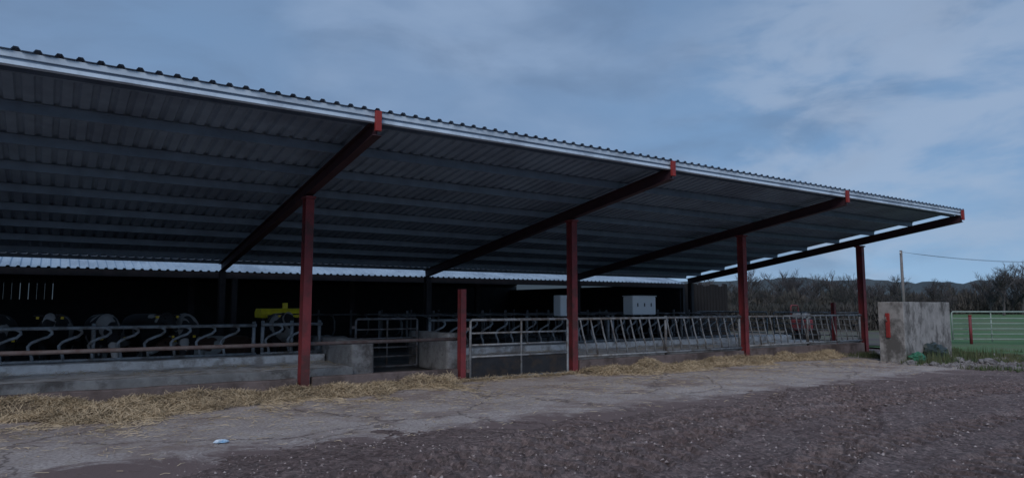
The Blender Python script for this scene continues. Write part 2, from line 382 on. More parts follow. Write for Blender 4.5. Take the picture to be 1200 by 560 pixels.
sp(MB().box(-9.1,-9,20.1,33,.05,2.4),'side_wall','shedwall')
for x in PX: sp(MB().beam((x+.5,20.1,.05),(x+.5,20.1,2.33),.18,.14,(1,0,0)),'support_post','darkpost')
for x in PX: sp(MB().box(x+.4,x+.6,26.9,27.1,.05,3.95),'centre_post','darkpost')
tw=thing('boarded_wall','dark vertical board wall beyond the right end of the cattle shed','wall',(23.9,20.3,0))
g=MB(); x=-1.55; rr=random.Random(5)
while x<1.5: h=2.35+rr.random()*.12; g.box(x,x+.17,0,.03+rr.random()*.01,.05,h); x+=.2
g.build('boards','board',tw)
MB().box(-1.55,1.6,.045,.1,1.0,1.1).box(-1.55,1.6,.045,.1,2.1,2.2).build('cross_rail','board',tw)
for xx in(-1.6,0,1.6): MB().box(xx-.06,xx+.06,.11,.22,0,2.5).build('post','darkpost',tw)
# ---------------------------------------------------------------- kerbs, platforms, dividing walls
def wallthing(name,x0,x1,y0,y1,z0,z1,m,label,cat,sub=.25,amp=.012,group=None,bev=.02):
    cx,cy=(x0+x1)/2,(y0+y1)/2
    bm=bmesh.new(); bmesh.ops.create_cube(bm,size=1)
    for v in bm.verts: v.co=Vector((v.co.x*(x1-x0),v.co.y*(y1-y0),z0+(v.co.z+.5)*(z1-z0)))
    long=[e for e in bm.edges if abs(e.verts[0].co.x-e.verts[1].co.x)>.5]
    if long: bmesh.ops.subdivide_edges(bm,edges=long,cuts=max(1,int((x1-x0)/sub)),use_grid_fill=True)
    long=[e for e in bm.edges if abs(e.verts[0].co.y-e.verts[1].co.y)>.5]
    if long: bmesh.ops.subdivide_edges(bm,edges=long,cuts=max(1,int((y1-y0)/sub)),use_grid_fill=True)
    for v in bm.verts:
        p=v.co+Vector((cx,cy,0))
        if v.co.z>z0+.01: v.co.z+=amp*noise.noise(p*2.3)
        v.co.y+=amp*noise.noise(p*1.7+Vector((9,0,0)))
    me=bpy.data.meshes.new(name); bm.to_mesh(me); bm.free(); me.materials.append(M[m])
    o=bpy.data.objects.new(name,me); C.objects.link(o); o.location=(cx,cy,0)
    b=o.modifiers.new('b','BEVEL'); b.width=bev; b.segments=2; b.limit_method='ANGLE'; b.angle_limit=R(40)
    if label: tag(o,label,cat,group)
    return o
wallthing('low_kerb_wall',-9,PX[1]-.13,11.97,12.12,-.05,.25,'kerb','low muddy concrete kerb wall left of the nearest tall red post','kerb')
wallthing('low_kerb_wall',PX[1]+.13,6.8,11.97,12.12,-.05,.26,'kerb','low brown concrete kerb wall between the nearest tall red post and the short red post','kerb')
wallthing('low_kerb_wall',PX[2]+.14,PX[3]-.13,11.97,12.12,-.05,.29,'kerb','low concrete kerb wall under the slanted barrier right of the gate','kerb')
wallthing('low_kerb_wall',PX[3]+.13,PX[4]-.13,11.97,12.12,-.05,.33,'kerb','low concrete kerb wall leading up to the far end red post','kerb')
for x0,x1 in((-9,5.05),(7.66,22)):
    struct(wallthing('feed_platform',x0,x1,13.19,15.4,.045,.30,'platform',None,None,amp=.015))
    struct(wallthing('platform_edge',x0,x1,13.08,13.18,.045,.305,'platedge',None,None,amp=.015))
    struct(wallthing('platform_step',x0,x1,14.75,15.37,.29,.46,'platform',None,None,amp=.02,bev=.03))
wallthing('concrete_wall',5.1,5.58,13.3,16.4,.05,.80,'conc','thick rough concrete dividing wall at the right end of the left feed platform','wall',bev=.05,amp=.05)
wallthing('concrete_wall',7.28,7.62,13.3,15.3,.05,.9,'conc','short pale concrete dividing wall just left of the short red post','wall',bev=.06,amp=.04)
# ---------------------------------------------------------------- feed barriers
def swan(x,z0,z1,y=0):
    h=z1-z0
    ctrl=[(0,1),(.07,.98),(.13,.92),(.14,.84),(.08,.74),(-.05,.66),(-.16,.57),(-.21,.46),(-.20,.34),(-.15,.2),(-.13,0)]
    return [(x+a,y,z0+h*b) for a,b in ctrl]
YB=15.0
def barrier(x0,x1,y,z0,z1,label,step=.46):
    t=thing('feed_barrier',label,'barrier',(x0,y,z0-.02),'curved tubular feed barriers on the platforms')
    L=x1-x0; H=z1-z0
    MB().tube([(0,0,H),(L,0,H)],.034,8).build('top_rail','galv',t,True)
    MB().tube([(0,0,.06),(L,0,.06)],.028,8).build('bottom_rail','galv',t,True)
    for xx in(0.04,L/2,L-.04): MB().tube([(xx,.06,-.0),(xx,.06,H+.08)],.038,8).build('upright','galv',t,True)
    x=.3
    while x<L-.15:
        MB().tube(swan(x,.06,H),.027,8).build('divider','galv',t,True); x+=step
    return t
barrier(-2.2,3.65,YB,.46,1.11,'curved bar feed barrier at far left with cows behind it')
barrier(3.75,5.05,YB,.46,1.12,'short curved bar feed barrier ending at the left dividing wall')
barrier(7.7,13.6,YB,.46,1.16,'curved bar feed barrier seen behind the yard gate')
barrier(13.7,19.6,YB,.46,1.16,'curved bar feed barrier behind the nearer slanted barrier')
def slant(x0,x1,y,z0,z1,label):
    t=thing('slanted_feed_barrier',label,'barrier',(x0,y,z0),'slanted bar feed barriers on the front kerb')
    L=x1-x0;H=z1-z0
    MB().tube([(0,0,H),(L,0,H)],.028,8).build('top_rail','galv',t,True)
    MB().tube([(0,0,.06),(L,0,.06)],.028,8).build('bottom_rail','galv',t,True)
    x=.08
    while x<L-.3:
        MB().tube([(x,0,H-.01),(x+.02,0,H-.08),(x+.09,0,H*.6),(x+.19,0,H*.3),(x+.21,0,.07)],.02,6).build('divider','galv',t,True); x+=.31
    for xx in(.02,L/2,L-.02): MB().tube([(xx,.045,-.02),(xx,.045,H+.05)],.035,8).build('upright','galv',t,True)
slant(PX[2]+.14,PX[3]-.13,12.05,.30,1.2,'galvanised slanted bar barrier on the kerb just right of the yard gate')
slant(PX[3]+.13,PX[4]-.13,12.05,.34,1.2,'galvanised slanted bar barrier between the third and fourth tall red posts')
r=MB().tube([(-9,0,0),(-4,0,.01),(0,0,-.012),(6.9,0,0)],.035,10).build('pipe_rail','rusty',None,True,loc=(0,12.2,.83))
tag(r,'long rusty horizontal pipe rail running left from the short red post','rail')
t=thing('gate_post','short red steel post at the left side of the yard gate','post',(6.92,YP,0))
fixn(MB().beam((0,0,-.02),(0,0,1.83),.14,.12,(1,0,0),.012).build('shaft','red',t))
MB().box(-.1,.1,-.11,.11,0,.02).build('base_plate','rusty',t)
def gate(name,label,loc,rz,L,H,rails,m='galv',sheeth=0,mids=(.5,),group=None,r=.02,z0=.1):
    t=thing(name,label,'gate',loc,group,rz)
    fr=MB().tube([(0,0,z0),(0,0,H),(.04,0,H+.03),(L-.04,0,H+.03),(L,0,H),(L,0,z0),(L-.03,0,z0-.02),(.03,0,z0-.02),(0,0,z0)],r*1.25,8)
    fr.build('frame',m,t,True)
    for k in range(rails):
        zz=z0+(H-z0)*(k+1)/(rails+1) if not sheeth else z0+sheeth+(H-z0-sheeth)*k/rails
        MB().tube([(0,0,zz),(L,0,zz)],r,6).build('rail',m,t,True)
    for q in mids: MB().tube([(L*q,.0,z0),(L*q,.0,H+.03)],r,6).build('brace',m,t,True)
    if sheeth:
        MB().box(.03,L-.03,.004,.012,z0-.01,z0+sheeth).build('lower_panel','gatesheet',t)
    for z in(z0+.15,H-.15): MB().box(-.09,-.02,-.02,.02,z-.03,z+.03).build('hinge','rusty',t)
    return t
gate('yard_gate','galvanised tube yard gate with dark solid lower panel between two red posts',(7.08,11.98,0),0,2.5,1.18,3,sheeth=.42,mids=(.5,),z0=.05,r=.022)
gate('pen_gate','small galvanised pen gate between the two dividing walls',(5.68,14.6,.05),0,1.5,1.12,4,m='galv_dark',r=.022)
gate('end_gate','galvanised tube gate closing the canopy end beside the far red post',(22.2,12.3,.03),R(90),3.3,1.2,5,mids=(.33,.66),r=.022)
gate('end_gate','galvanised tube gate at the canopy end nearest the boarded wall',(22.2,15.9,.03),R(90),3.3,1.2,5,mids=(.33,.66),r=.022)
t=thing('gate_post','short dark red post standing behind the far slanted barrier','post',(22.0,13.15,0))
fixn(MB().beam((0,0,0),(0,0,1.6),.12,.11,(1,0,0)).build('shaft','red',t)); MB().box(-.09,.09,-.09,.09,0,.05).build('base_plate','rusty',t)
t=thing('red_machine','small dull red and pale wheeled machine standing behind the far slanted barrier','machine',(25.3,16.5,.05))
MB().box(-.25,.25,-.35,.35,.45,.9).build('body','red',t,bevel=.04)
MB().box(-.2,.2,-.3,.3,.905,1.15).build('hood','galv',t,bevel=.05)
MB().tube([(-.25,.3,.9),(-.25,.3,1.4),(-.2,.3,1.46),(.2,.3,1.46),(.25,.3,1.4),(.25,.3,.9)],.03,8).build('hoop','red',t,True)
for a in(-1,1):
    for b_ in(-.32,.32): MB().tube([(a*.27,b_,.26),(a*.38,b_,.26)],.26,16).build('wheel','tyre',t,False)
def cub(loc,label,group,m):
    t=thing('cubicle_divider',label,'cubicle divider',loc,group)
    MB().tube([(0,1.6,.35),(0,.5,.38),(0,.15,.45),(0,0,.62),(0,.02,.9),(0,.2,1.06),(0,.5,1.1),(0,1.6,1.12)],.026,8).build('loop',m,t,True)
    MB().tube([(0,1.6,0),(0,1.6,1.25)],.038,8).build('upright',m,t,True)
    return t
c0=cub((8.2,17.6,.1),'curved steel cubicle loop in the nearer row behind the feed barriers','nearer row of cubicle loops','galv_dark')
for k in range(1,16): dup(c0,(8.2+.9*k,17.6,.1))
c1=cub((6.5,21.5,.1),'dull cubicle loop in the farther row inside the dark shed','farther row of cubicle loops','galv_dark')
for k in range(1,13): dup(c1,(6.5+1.15*k,21.5,.1))
hr=MB().tube([(0,0,0),(14.0,0,0)],.028,8).build('neck_rail','galv_dark',None,True,loc=(8,18.6,1.2)); tag(hr,'long horizontal neck rail over the nearer row of cubicle loops','rail')
hr=MB().tube([(0,0,0),(15.5,0,0)],.028,8).build('neck_rail','galv_dark',None,True,loc=(6,22.5,1.2)); tag(hr,'long horizontal neck rail over the farther row of cubicle loops','rail')

t=thing('white_box_unit','larger white box with three small dark slots under the roof deep in the barn','box',(15.9,16.1,.05))
MB().box(-.53,.5,-.2,.25,1.16,1.74).build('body','whitebox',t,bevel=.03)
for k in range(3): MB().box(-.34+.3*k,-.29+.3*k,-.206,-.203,1.42,1.53).build('slot','dark',t)
MB().box(-.55,.52,-.23,.27,1.743,1.77).build('lid','whitebox',t,bevel=.008)
for a in(-.48,.43): MB().box(a-.04,a+.04,0,.08,0,1.157).build('leg','darkpost',t)
t=thing('white_box_unit','smaller narrow white box with a dark opening left of the larger one','box',(12.75,16.1,.05))
MB().box(-.25,.25,-.15,.2,1.14,1.76).build('body','whitebox',t,bevel=.03)
MB().box(-.02,.17,-.156,-.153,1.22,1.66).build('opening','dark',t)
MB().box(-.04,.04,.0,.08,0,1.137).build('leg','darkpost',t)
t=thing('yellow_machine','low yellow machine standing in the pen behind the cows','machine',(4.85,17.6,.05))
MB().prism_x([(-.3,1.15),(.3,1.15),(.36,1.28),(.25,1.38),(-.25,1.38),(-.36,1.28)],-.55,.45).build('body','yellow',t,bevel=.02)
MB().box(.05,.16,-.05,.05,1.383,1.52).build('filler','yellow',t)
MB().box(-.4,-.05,-.335,-.325,1.17,1.25).build('vent','dark',t)
for a in(-.45,.4): MB().tube([(a,-.2,0),(a,-.2,1.16)],.04,8).build('leg','darkpost',t)

# ---------------------------------------------------------------- cows
def cowmesh(kind,matname):
    g=MB()
    lo={'low':0,'mid':1,'lie':2}[kind]
    dz=-.62 if kind=='lie' else 0
    body=[(0,.98,1.2,.06,.06),(0,.9,1.16,.2,.2),(0,.72,1.10,.27,.29),(0,.45,1.05,.31,.34),(0,.1,1.0,.34,.39),(0,-.25,1.01,.33,.39),(0,-.52,1.04,.28,.37),(0,-.74,1.08,.2,.3)]
    if lo==0: body+=[(0,-.95,1.05,.13,.21),(0,-1.15,.95,.11,.16),(0,-1.3,.87,.115,.135),(0,-1.42,.76,.12,.12),(0,-1.52,.62,.08,.09),(0,-1.6,.5,.07,.07),(0,-1.62,.46,.045,.045)]
    else: body+=[(0,-.95,1.16,.13,.21),(0,-1.12,1.26,.11,.16),(0,-1.25,1.3,.115,.135),(0,-1.4,1.25,.12,.12),(0,-1.57,1.15,.08,.09),(0,-1.7,1.08,.07,.07),(0,-1.74,1.06,.045,.045)]
    g.rings([(x,y,z+dz,a,b) for x,y,z,a,b in body])
    for s in(-1,1):
        if kind!='lie':
            g.tube([(s*.15,-.5,.95),(s*.17,-.5,.72),(s*.17,-.52,.45),(s*.165,-.5,.22),(s*.165,-.51,.08),(s*.165,-.53,0)],[.14,.1,.062,.042,.05,.06],10)
            g.tube([(s*.16,.68,1.0),(s*.19,.58,.72),(s*.19,.76,.46),(s*.18,.74,.22),(s*.18,.71,.07),(s*.18,.69,0)],[.2,.14,.07,.045,.052,.06],10)
        else:
            g.tube([(s*.2,-.5,.3),(s*.26,-.75,.14),(s*.24,-.95,.08),(s*.2,-.7,.05)],[.12,.07,.05,.04],10)
            g.tube([(s*.22,.6,.4),(s*.36,.35,.16),(s*.38,.7,.08),(s*.36,.4,.05)],[.18,.1,.05,.045],10)
    g.rings([(0,.35,.72+dz,.05,.04),(0,.45,.68+dz,.14,.12),(0,.58,.7+dz,.14,.12),(0,.66,.76+dz,.05,.04)],10)
    g.tube([(0,.95,1.22+dz),(0,1.06,1.12+dz),(0,1.08,.85+dz),(.02,1.07,.62+max(dz,-.5)),(.02,1.05,.48+max(dz,-.4))],[.04,.03,.022,.035,.015],8)
    me=g.mesh('tmp',matname); o=bpy.data.objects.new('tmpc',me); C.objects.link(o)
    fixn(o)
    m=o.modifiers.new('r','REMESH'); m.mode='VOXEL'; m.voxel_size=.028
    sm=o.modifiers.new('s','SMOOTH'); sm.iterations=4; sm.factor=.6
    dg=bpy.context.evaluated_depsgraph_get(); ev=o.evaluated_get(dg)
    nm=bpy.data.meshes.new_from_object(ev); nm.name='cow_body_'+kind
    nm.materials.clear(); nm.materials.append(M[matname])
    for p in nm.polygons: p.use_smooth=True
    bpy.data.objects.remove(o); return nm,dz
def cow(kind,matname,loc,rz,label):
    me,dz=cowmesh(kind,matname)
    t=thing('dairy_cow',label,'cow',loc,'cows behind the feed barriers',rz)
    t.scale=(.92,.92,.92)
    b=bpy.data.objects.new('body',me); C.objects.link(b); b.parent=t
    if kind=='low': hy,hz,ey,ez=-1.27,.93,-1.42,.80
    else: hy,hz,ey,ez=-1.24,1.36+dz,-1.42,1.29+dz
    for s in(-1,1):
        e=MB().rings([(0,0,0,.02,.02),(0,-.06,.01,.05,.018),(0,-.13,.01,.055,.015),(0,-.2,0,.02,.008)],8)
        o=e.build('ear','skin',t,True); o.location=(s*.09,hy,hz); o.rotation_euler=(0,0,s*R(80))
        q=MB().box(-.025,.025,-.15,-.1,-.06,-.01).build('ear_tag','eartag',o)
        k=MB().rings([(0,-.022,0,.004,.004),(0,-.012,0,.018,.018),(0,.012,0,.018,.018),(0,.022,0,.004,.004)],8).build('eye','eye',t,True)
        k.location=(s*.105,ey,ez)
    return t
cl=cow('low','cow',(0,15.95,.05),0,'')
cm=cow('mid','cow',(0,15.95,.05),0,'')
cb=cow('lie','cowbrown',(3.2,16.6,.12),R(-65),'brown and white cow lying behind the left feed barrier')
labs=['black and white cow feeding at the extreme left of the barrier','cow standing second from left behind the barrier with raised head','black and white cow with lowered head third from left','cow standing fourth from left behind the barrier with raised head','black and white cow just left of the lying brown cow','cow with ears showing right of the nearest tall red post']
sp_=[(cl,-.75,16.5,.05),(cm,.15,16.8,-.1),(cl,.95,16.5,.1),(cm,1.75,16.8,.25),(cl,2.5,16.6,-.15),(cm,4.6,16.7,-.12)]
used=set()
for (pr,x,y,rz),lb in zip(sp_,labs):
    if pr.name not in used:
        used.add(pr.name); pr.location=(x,y,.05); pr.rotation_euler=(0,0,rz); pr['label']=lb
    else: dup(pr,(x,y,.05),rz,lb)

# ---------------------------------------------------------------- concrete panel wall right
A=G(1062,425); B=Vector((A.x+3.3,A.y+.3,0))
ang=math.atan2(B.y-A.y,B.x-A.x); Lw=(B-A).length
w=wallthing('concrete_panel_wall',0,Lw,0,.65,-.05,1.6,'panel','tall weathered concrete panel wall standing right of the far red post','wall',amp=.012,bev=.012)
w.rotation_euler=(0,0,ang); c=Vector((Lw/2,.325,0)); c.rotate(Matrix.Rotation(ang,3,'Z')); w.location=A+c
h=thing('gate_hanger','orange red gate hanger bracket fixed at the left end of the concrete panel wall','bracket',(A.x-.03,A.y+.4,1.0))
MB().box(-.05,.0,-.05,.05,-.35,.3).build('plate','redplate',h,bevel=.005); MB().tube([(-.03,0,.1),(-.12,0,.1),(-.12,0,.2)],.015,8).build('pin','rusty',h,True)
rr=random.Random(11)
def stone_mesh(seed,r):
    bm=bmesh.new(); bmesh.ops.create_icosphere(bm,subdivisions=3,radius=r)
    for v in bm.verts: v.co*=1+.5*noise.noise(v.co/r*1.1+Vector((seed*7,0,0)))+.2*noise.noise(v.co/r*3+Vector((seed*7,0,0))); v.co.z*=.6
    me=bpy.data.meshes.new('stone'); bm.to_mesh(me); bm.free(); me.materials.append(M['stone']); return me
sm=[stone_mesh(k,.13) for k in range(4)]
for k,(px,py) in enumerate([(1066,427),(1078,421),(1092,420),(1104,417),(1112,421),(1094,428),(1124,424),(1140,431),(1160,426),(1186,434),(1100,423),(1118,418)]):
    p=G(px,py); o=bpy.data.objects.new('rubble_block',sm[k%4]); C.objects.link(o); o.location=(p.x,p.y,.03); o.rotation_euler=(0,0,rr.random()*6); s=.6+rr.random()*.9; o.scale=(s*1.3,s,s)
    tag(o,'grey broken concrete lump on the rough ground before the concrete panel wall','rubble','concrete lumps before the panel wall')
g=MB()
for k in range(1500):
    x=18.2+rr.random()*6.5; y=6.6+rr.random()*3.1; r=.012+rr.random()**3*.055
    i=len(g.v)
    for a in range(5): an=a*1.257+rr.random()*.5; g.v.append((x+math.cos(an)*r,y+math.sin(an)*r,.01))
    g.v.append((x,y,.02+r*.8))
    for a in range(5): g.f.append((i+a,i+(a+1)%5,i+5))
o=g.build('gravel','stone'); o['kind']='stuff'; o['label']='loose grey stones scattered on the rough verge'; o['category']='stones'
g=MB()
for k in range(20000):
    x=18.0+rr.random()*7.7; y=6.4+rr.random()*5.2
    nearwall= (A.x-.2<x<A.x+4.3 and A.y-.8<y<A.y-.02)
    if not nearwall and (noise.noise(Vector((x*.7,y*.7,2)))<.05 or (x<19.5 and y>9.3)): continue
    if A.x-.1<x<B.x+.1 and A.y-.02<y<A.y+1.0: continue
    h=(.05+rr.random()*.12)*(2.2 if nearwall and rr.random()<.5 else 1); a=rr.random()*6.28; dx,dy=math.cos(a)*.012,math.sin(a)*.012; lx,ly=(rr.random()-.5)*.1,(rr.random()-.5)*.1
    i=len(g.v); g.v+=[(x-dx,y-dy,-.03),(x+dx,y+dy,-.03),(x+lx,y+ly,h)]; g.f.append((i,i+1,i+2))
o=g.build('rough_grass','blade'); o['kind']='stuff'; o['label']='rough grass tufts on the verge by the concrete panel wall'; o['category']='grass'
def blob(name,m,loc,sc,seed,label,cat):
    bm=bmesh.new(); bmesh.ops.create_icosphere(bm,subdivisions=4,radius=1)
    for v in bm.verts:
        n_=noise.noise(v.co*1.8+Vector((seed,0,0)))*.35+noise.noise(v.co*5+Vector((seed,0,0)))*.16
        v.co*=1+n_; v.co.x*=sc[0]; v.co.y*=sc[1]; v.co.z*=sc[2]; v.co.z=max(v.co.z,-sc[2]*.5)
    me=bpy.data.meshes.new(name); bm.to_mesh(me); bm.free(); me.materials.append(M[m])
    o=bpy.data.objects.new(name,me); C.objects.link(o); o.location=loc; return tag(o,label,cat)
p=G(1064,424); blob('plastic_sack','sack',(p.x-.1,p.y-.3,.1),(.24,.18,.17),3,'crumpled green plastic sack at the foot of the concrete panel wall','sack')
p=G(1086,421); blob('plastic_heap','blacksheet',(p.x,p.y-.15,.12),(.7,.28,.34),8,'crumpled dark plastic heap lying against the concrete panel wall','debris')
p=G(259,519); blob('litter_wrapper','wrap',(p.x,p.y,.02),(.075,.035,.022),5,'small crumpled white and blue wrapper lying on the concrete yard','litter')
# ---------------------------------------------------------------- straw
rr=random.Random(21)
def width(x):
    if x<6.4: return .85+.8*noise.noise(Vector((x*.8,0,3)))+.6*math.exp(-((x-1.2)/1.3)**2)+.3*noise.noise(Vector((x*2.6,0,3)))
    if x<9.9: return .12
    return .75+.5*noise.noise(Vector((x*.7,0,3)))+.3*noise.noise(Vector((x*2.4,0,3)))
def mh(x,y):
    w=max(.1,width(x)); d=(11.95-y)/w
    if d>1.05 or d<0: return -1
    amp=.17 if x<6.4 else (.0 if x<9.9 else .16)
    if x<6.4: prof=.15+.85*math.sin(math.pi*min(1,max(0,d))**.8) if d<.6 else max(0,(1.05-d)/.45)*.97
    else: prof=1-min(1,d)**1.5
    return amp*prof*(.2+1.5*abs(noise.noise(Vector((x*1.3,y*1.5,7)))))+.022*noise.noise(Vector((x*6,y*6,0)))-.012
g=MB(); X=rng(-4,20.5,.08); Y=rng(9.0,11.96,.08); n=len(X)
for y in Y:
    for x in X:
        h=mh(x,y); g.v.append((x,y,h-.02 if h>-1 else -.06))
for j in range(len(Y)-1):
    for i in range(n-1): a=j*n+i; g.f.append((a,a+1,a+n+1,a+n))
sb=g.build('straw_bed','strawbed',smooth=True); sb['kind']='stuff'; sb['label']='matted straw heaped along the foot of the kerb'; sb['category']='straw'
g=MB()
def addstraw(x,y,z,l,tilt):
    a=rr.random()*6.28; dx,dy=math.cos(a)*l/2,math.sin(a)*l/2; w=.0024; wx,wy=-math.sin(a)*w,math.cos(a)*w; t=(rr.random()-.5)*tilt*l
    b=(rr.random()-.3)*l*.25
    i=len(g.v)
    g.v.extend([(x-dx-wx,y-dy-wy,z-t),(x-dx+wx,y-dy+wy,z-t+.003),(x+wx,y+wy,z+b+.003),(x-wx,y-wy,z+b),(x+dx+wx,y+dy+wy,z+t+.003),(x+dx-wx,y+dy-wy,z+t)])
    g.f.extend([(i,i+1,i+2,i+3),(i+3,i+2,i+4,i+5)])
c=0
while c<58000:
    x=-3+rr.random()**1.25*22.5; y=11.95-rr.random()**1.2*2.7
    h=mh(x,y)
    if h>-1 and rr.random()<.75+.8*noise.noise(Vector((x*2,y*2,9))): addstraw(x,y,max(h,.0)+.008+rr.random()*.035,.05+rr.random()*.14,.9); c+=1
    elif h>-1: c+=.3
for k in range(18000):
    x=-3+rr.random()**1.3*22; y=11.9-width(x)-abs(rr.gauss(0,1))*.5+.2
    if 6.9<x<9.8 and rr.random()<.7: continue
    if y>11.95 or noise.noise(Vector((x*1.5,y*1.5,4)))<-.02 : continue
    addstraw(x,y,.012,.04+rr.random()*.11,.1)
for k in range(4500):
    x=-3+rr.random()**1.3*22; y=10.5-abs(rr.gauss(0,1))*1.3
    addstraw(x,y,.012,.03+rr.random()*.09,.1)
for k in range(2500):
    x=-3+rr.random()*24; y=13.25+rr.random()*1.45
    if (x<5.0 or x>7.7) and noise.noise(Vector((x*1.2,y*1.2,4)))>.05: addstraw(x,y,.325,.08+rr.random()*.15,.3)
o=g.build('loose_straw','straw'); o['kind']='stuff'; o['label']='loose yellow straw strewn along the kerb and on the feed platform'; o['category']='straw'

# ---------------------------------------------------------------- far field gate, pole, trees, hills
f0=dist(1112,27); f1=dist(1250,27); d=(f1-f0).normalized(); Lf=(f1-f0).length; af=math.atan2(d.y,d.x)
t=thing('field_gate','pale greenish multi rail gate at the edge of the green field on the right','gate',(f0.x,f0.y,0),None,af)
MB().tube([(0,0,.15),(0,0,1.22),(.05,0,1.26),(Lf,0,1.26)],.028,8).build('frame','galv_green',t,True)
for k in range(5): MB().tube([(0,0,.2+.2*k),(Lf,0,.2+.2*k)],.021,6).build('rail','galv_green',t,True)
for k in range(1,4): MB().tube([(Lf*k/3,.03,.1),(Lf*k/3,.03,1.26)],.022,8).build('brace','galv_green',t,True)
p=dist(1133,26.6); t=thing('fence_post','short red post in front of the green field on the right','post',(p.x,p.y,0))
MB().tube([(0,0,0),(0,0,1.12)],.055,10).build('shaft','red',t,True); MB().tube([(0,0,1.1),(0,0,1.14)],.065,10).build('cap','redplate',t,True)
p=dist(1057,62); t=thing('utility_pole','tall thin wooden utility pole rising behind the concrete panel wall','pole',(p.x,p.y,0))
MB().tube([(0,0,0),(0,0,6.5)],[.15,.11],10).build('shaft','pole',t,True)
MB().obox((-.2,0,6.2),(.2,0,6.2),.08,.08,(0,1,0),(0,0,1)).build('crossarm','pole',t)
for a in(-.15,.15): MB().tube([(a,0,6.24),(a,0,6.36)],.035,8).build('insulator','whitebox',t,True)
q=dist(1300,66,6.3)
for k in range(2):
    s_=Vector((p.x+(-.15,.15)[k],p.y,6.36)); e_=Vector((q.x,q.y+1.2*k,5.9)); pts=[]
    for i in range(13): u=i/12; v=s_.lerp(e_,u); v.z-=.5*4*u*(1-u); pts.append(v-p)
    w=MB().tube(pts,.012,5).build('overhead_wire','wire',None,True,loc=p); tag(w,['overhead wire nearer the camera from the utility pole','overhead wire farther side from the utility pole'][k],'wire')
def treemesh(seed,H):
    rr=random.Random(seed); tr=MB(); cr=MB()
    def br(p,d,l,r,lev):
        pts=[p]; rs=[r]; q=p; dd=d
        nseg=3 if lev<3 else 2
        for k in range(nseg):
            dd=(dd+Vector((rr.uniform(-.25,.25),rr.uniform(-.25,.25),rr.uniform(-.05,.18)))).normalized(); q=q+dd*l/nseg; pts.append(q); rs.append(r*(1-.5*(k+1)/nseg))
        (tr if lev<2 else cr).tube(pts,rs,5 if lev<2 else 3,False)
        if lev>=4: return
        n=(7,5,5,5)[lev]
        for k in range(n):
            u=rr.uniform(.2,.99); i=min(nseg-1,int(u*nseg)); b=pts[i].lerp(pts[i+1],u*nseg-i)
            a=rr.random()*6.28; sp=rr.uniform(.5,1.1)
            nd=(dd+Vector((math.cos(a)*sp,math.sin(a)*sp,rr.uniform(-.1,.5)))).normalized()
            br(b,nd,l*rr.uniform(.5,.72),r*(.5 if lev<2 else .55),lev+1)
    br(Vector((0,0,0)),Vector((0,0,1)),H*.45,H*.022,0)
    return tr.mesh('trunk','bark',True),cr.mesh('crown','twig',False)
tms=[treemesh(s,8) for s in(1,2,3,4)]
rr=random.Random(31)
px=800;k=0
TR=[]
while px<1290:
    D=rr.uniform(95,140); H=rr.uniform(.72,1.12)*(D/120)
    if px>1145: H*=1.25+.2*rr.random()
    if 870<px<950: H*=1.15
    if 1060<px<1130: H*=.86
    TR.append((px,D,H)); px+=rr.uniform(7,14)
for (px,D,H) in TR:
    p=dist(px,D); a,b=tms[k%4]; k+=1
    t=thing('bare_tree','bare leafless winter tree in the hedgerow across the far side of the field','tree',(p.x,p.y,0),'bare trees in the far hedgerow',rr.random()*6)
    t.scale=(H*1.0,H*1.0,H)
    for nm,me in(('trunk',a),('crown',b)): o=bpy.data.objects.new(nm,me); C.objects.link(o); o.parent=t
def hedge(N_,pa,pb,Dfun,topf,s0,s1,name,label):
    g=MB()
    for k in range(N_):
        px=pa+rr.random()*(pb-pa); D=Dfun(px); p=dist(px,D)
        top=topf(px); z=rr.random()**1.15*top; a=rr.random()*6.28; s=s0+rr.random()*s1
        i=len(g.v); g.v+=[(p.x+math.cos(a)*s*.22,p.y+math.sin(a)*s*.22,z-s*.5),(p.x-math.cos(a)*s*.22,p.y-math.sin(a)*s*.22,z-s*.3),(p.x+rr.uniform(-.2,.2),p.y,z+s)]; g.f.append((i,i+1,i+2))
    o=g.build(name,'hedge'); o['kind']='stuff'; o['label']=label; o['category']='hedge'
hedge(42000,780,1320,lambda px:rr.uniform(118,132)+8*noise.noise(Vector((px*.02,0,0))),lambda px:3.6+1.8*noise.noise(Vector((px*.03,0,1)))+1.4*noise.noise(Vector((px*.12,0,1)))+1*noise.noise(Vector((px*.4,0,1))),.2,.5,'far_hedge','dense winter hedge across the far side of the field')
hedge(20000,830,1052,lambda px:rr.uniform(40,44),lambda px:1.45+.3*noise.noise(Vector((px*.05,0,1)))+.3*noise.noise(Vector((px*.2,0,1))),.1,.17,'near_hedge','low brown hedge behind the gates at the canopy end')
g=MB()
n=400
for i in range(n+1):
    px=-800+i*3200/n
    for D,hh in((400,0),(450,.5),(500,1),(700,0)):
        p=dist(px,D); h=0
        if hh: h=hh*(21+7*noise.noise(Vector((px*.004,1,0)))+2.5*noise.noise(Vector((px*.02,1,0)))+1.6*noise.noise(Vector((px*.12,1,0)))+1.2*noise.noise(Vector((px*.4,1,0))))
        g.v.append((p.x,p.y,h-1))
for i in range(n):
    for j in range(3): a=i*4+j; g.f.append((a,a+4,a+5,a+1))
struct(g.build('hills','hill',smooth=True))

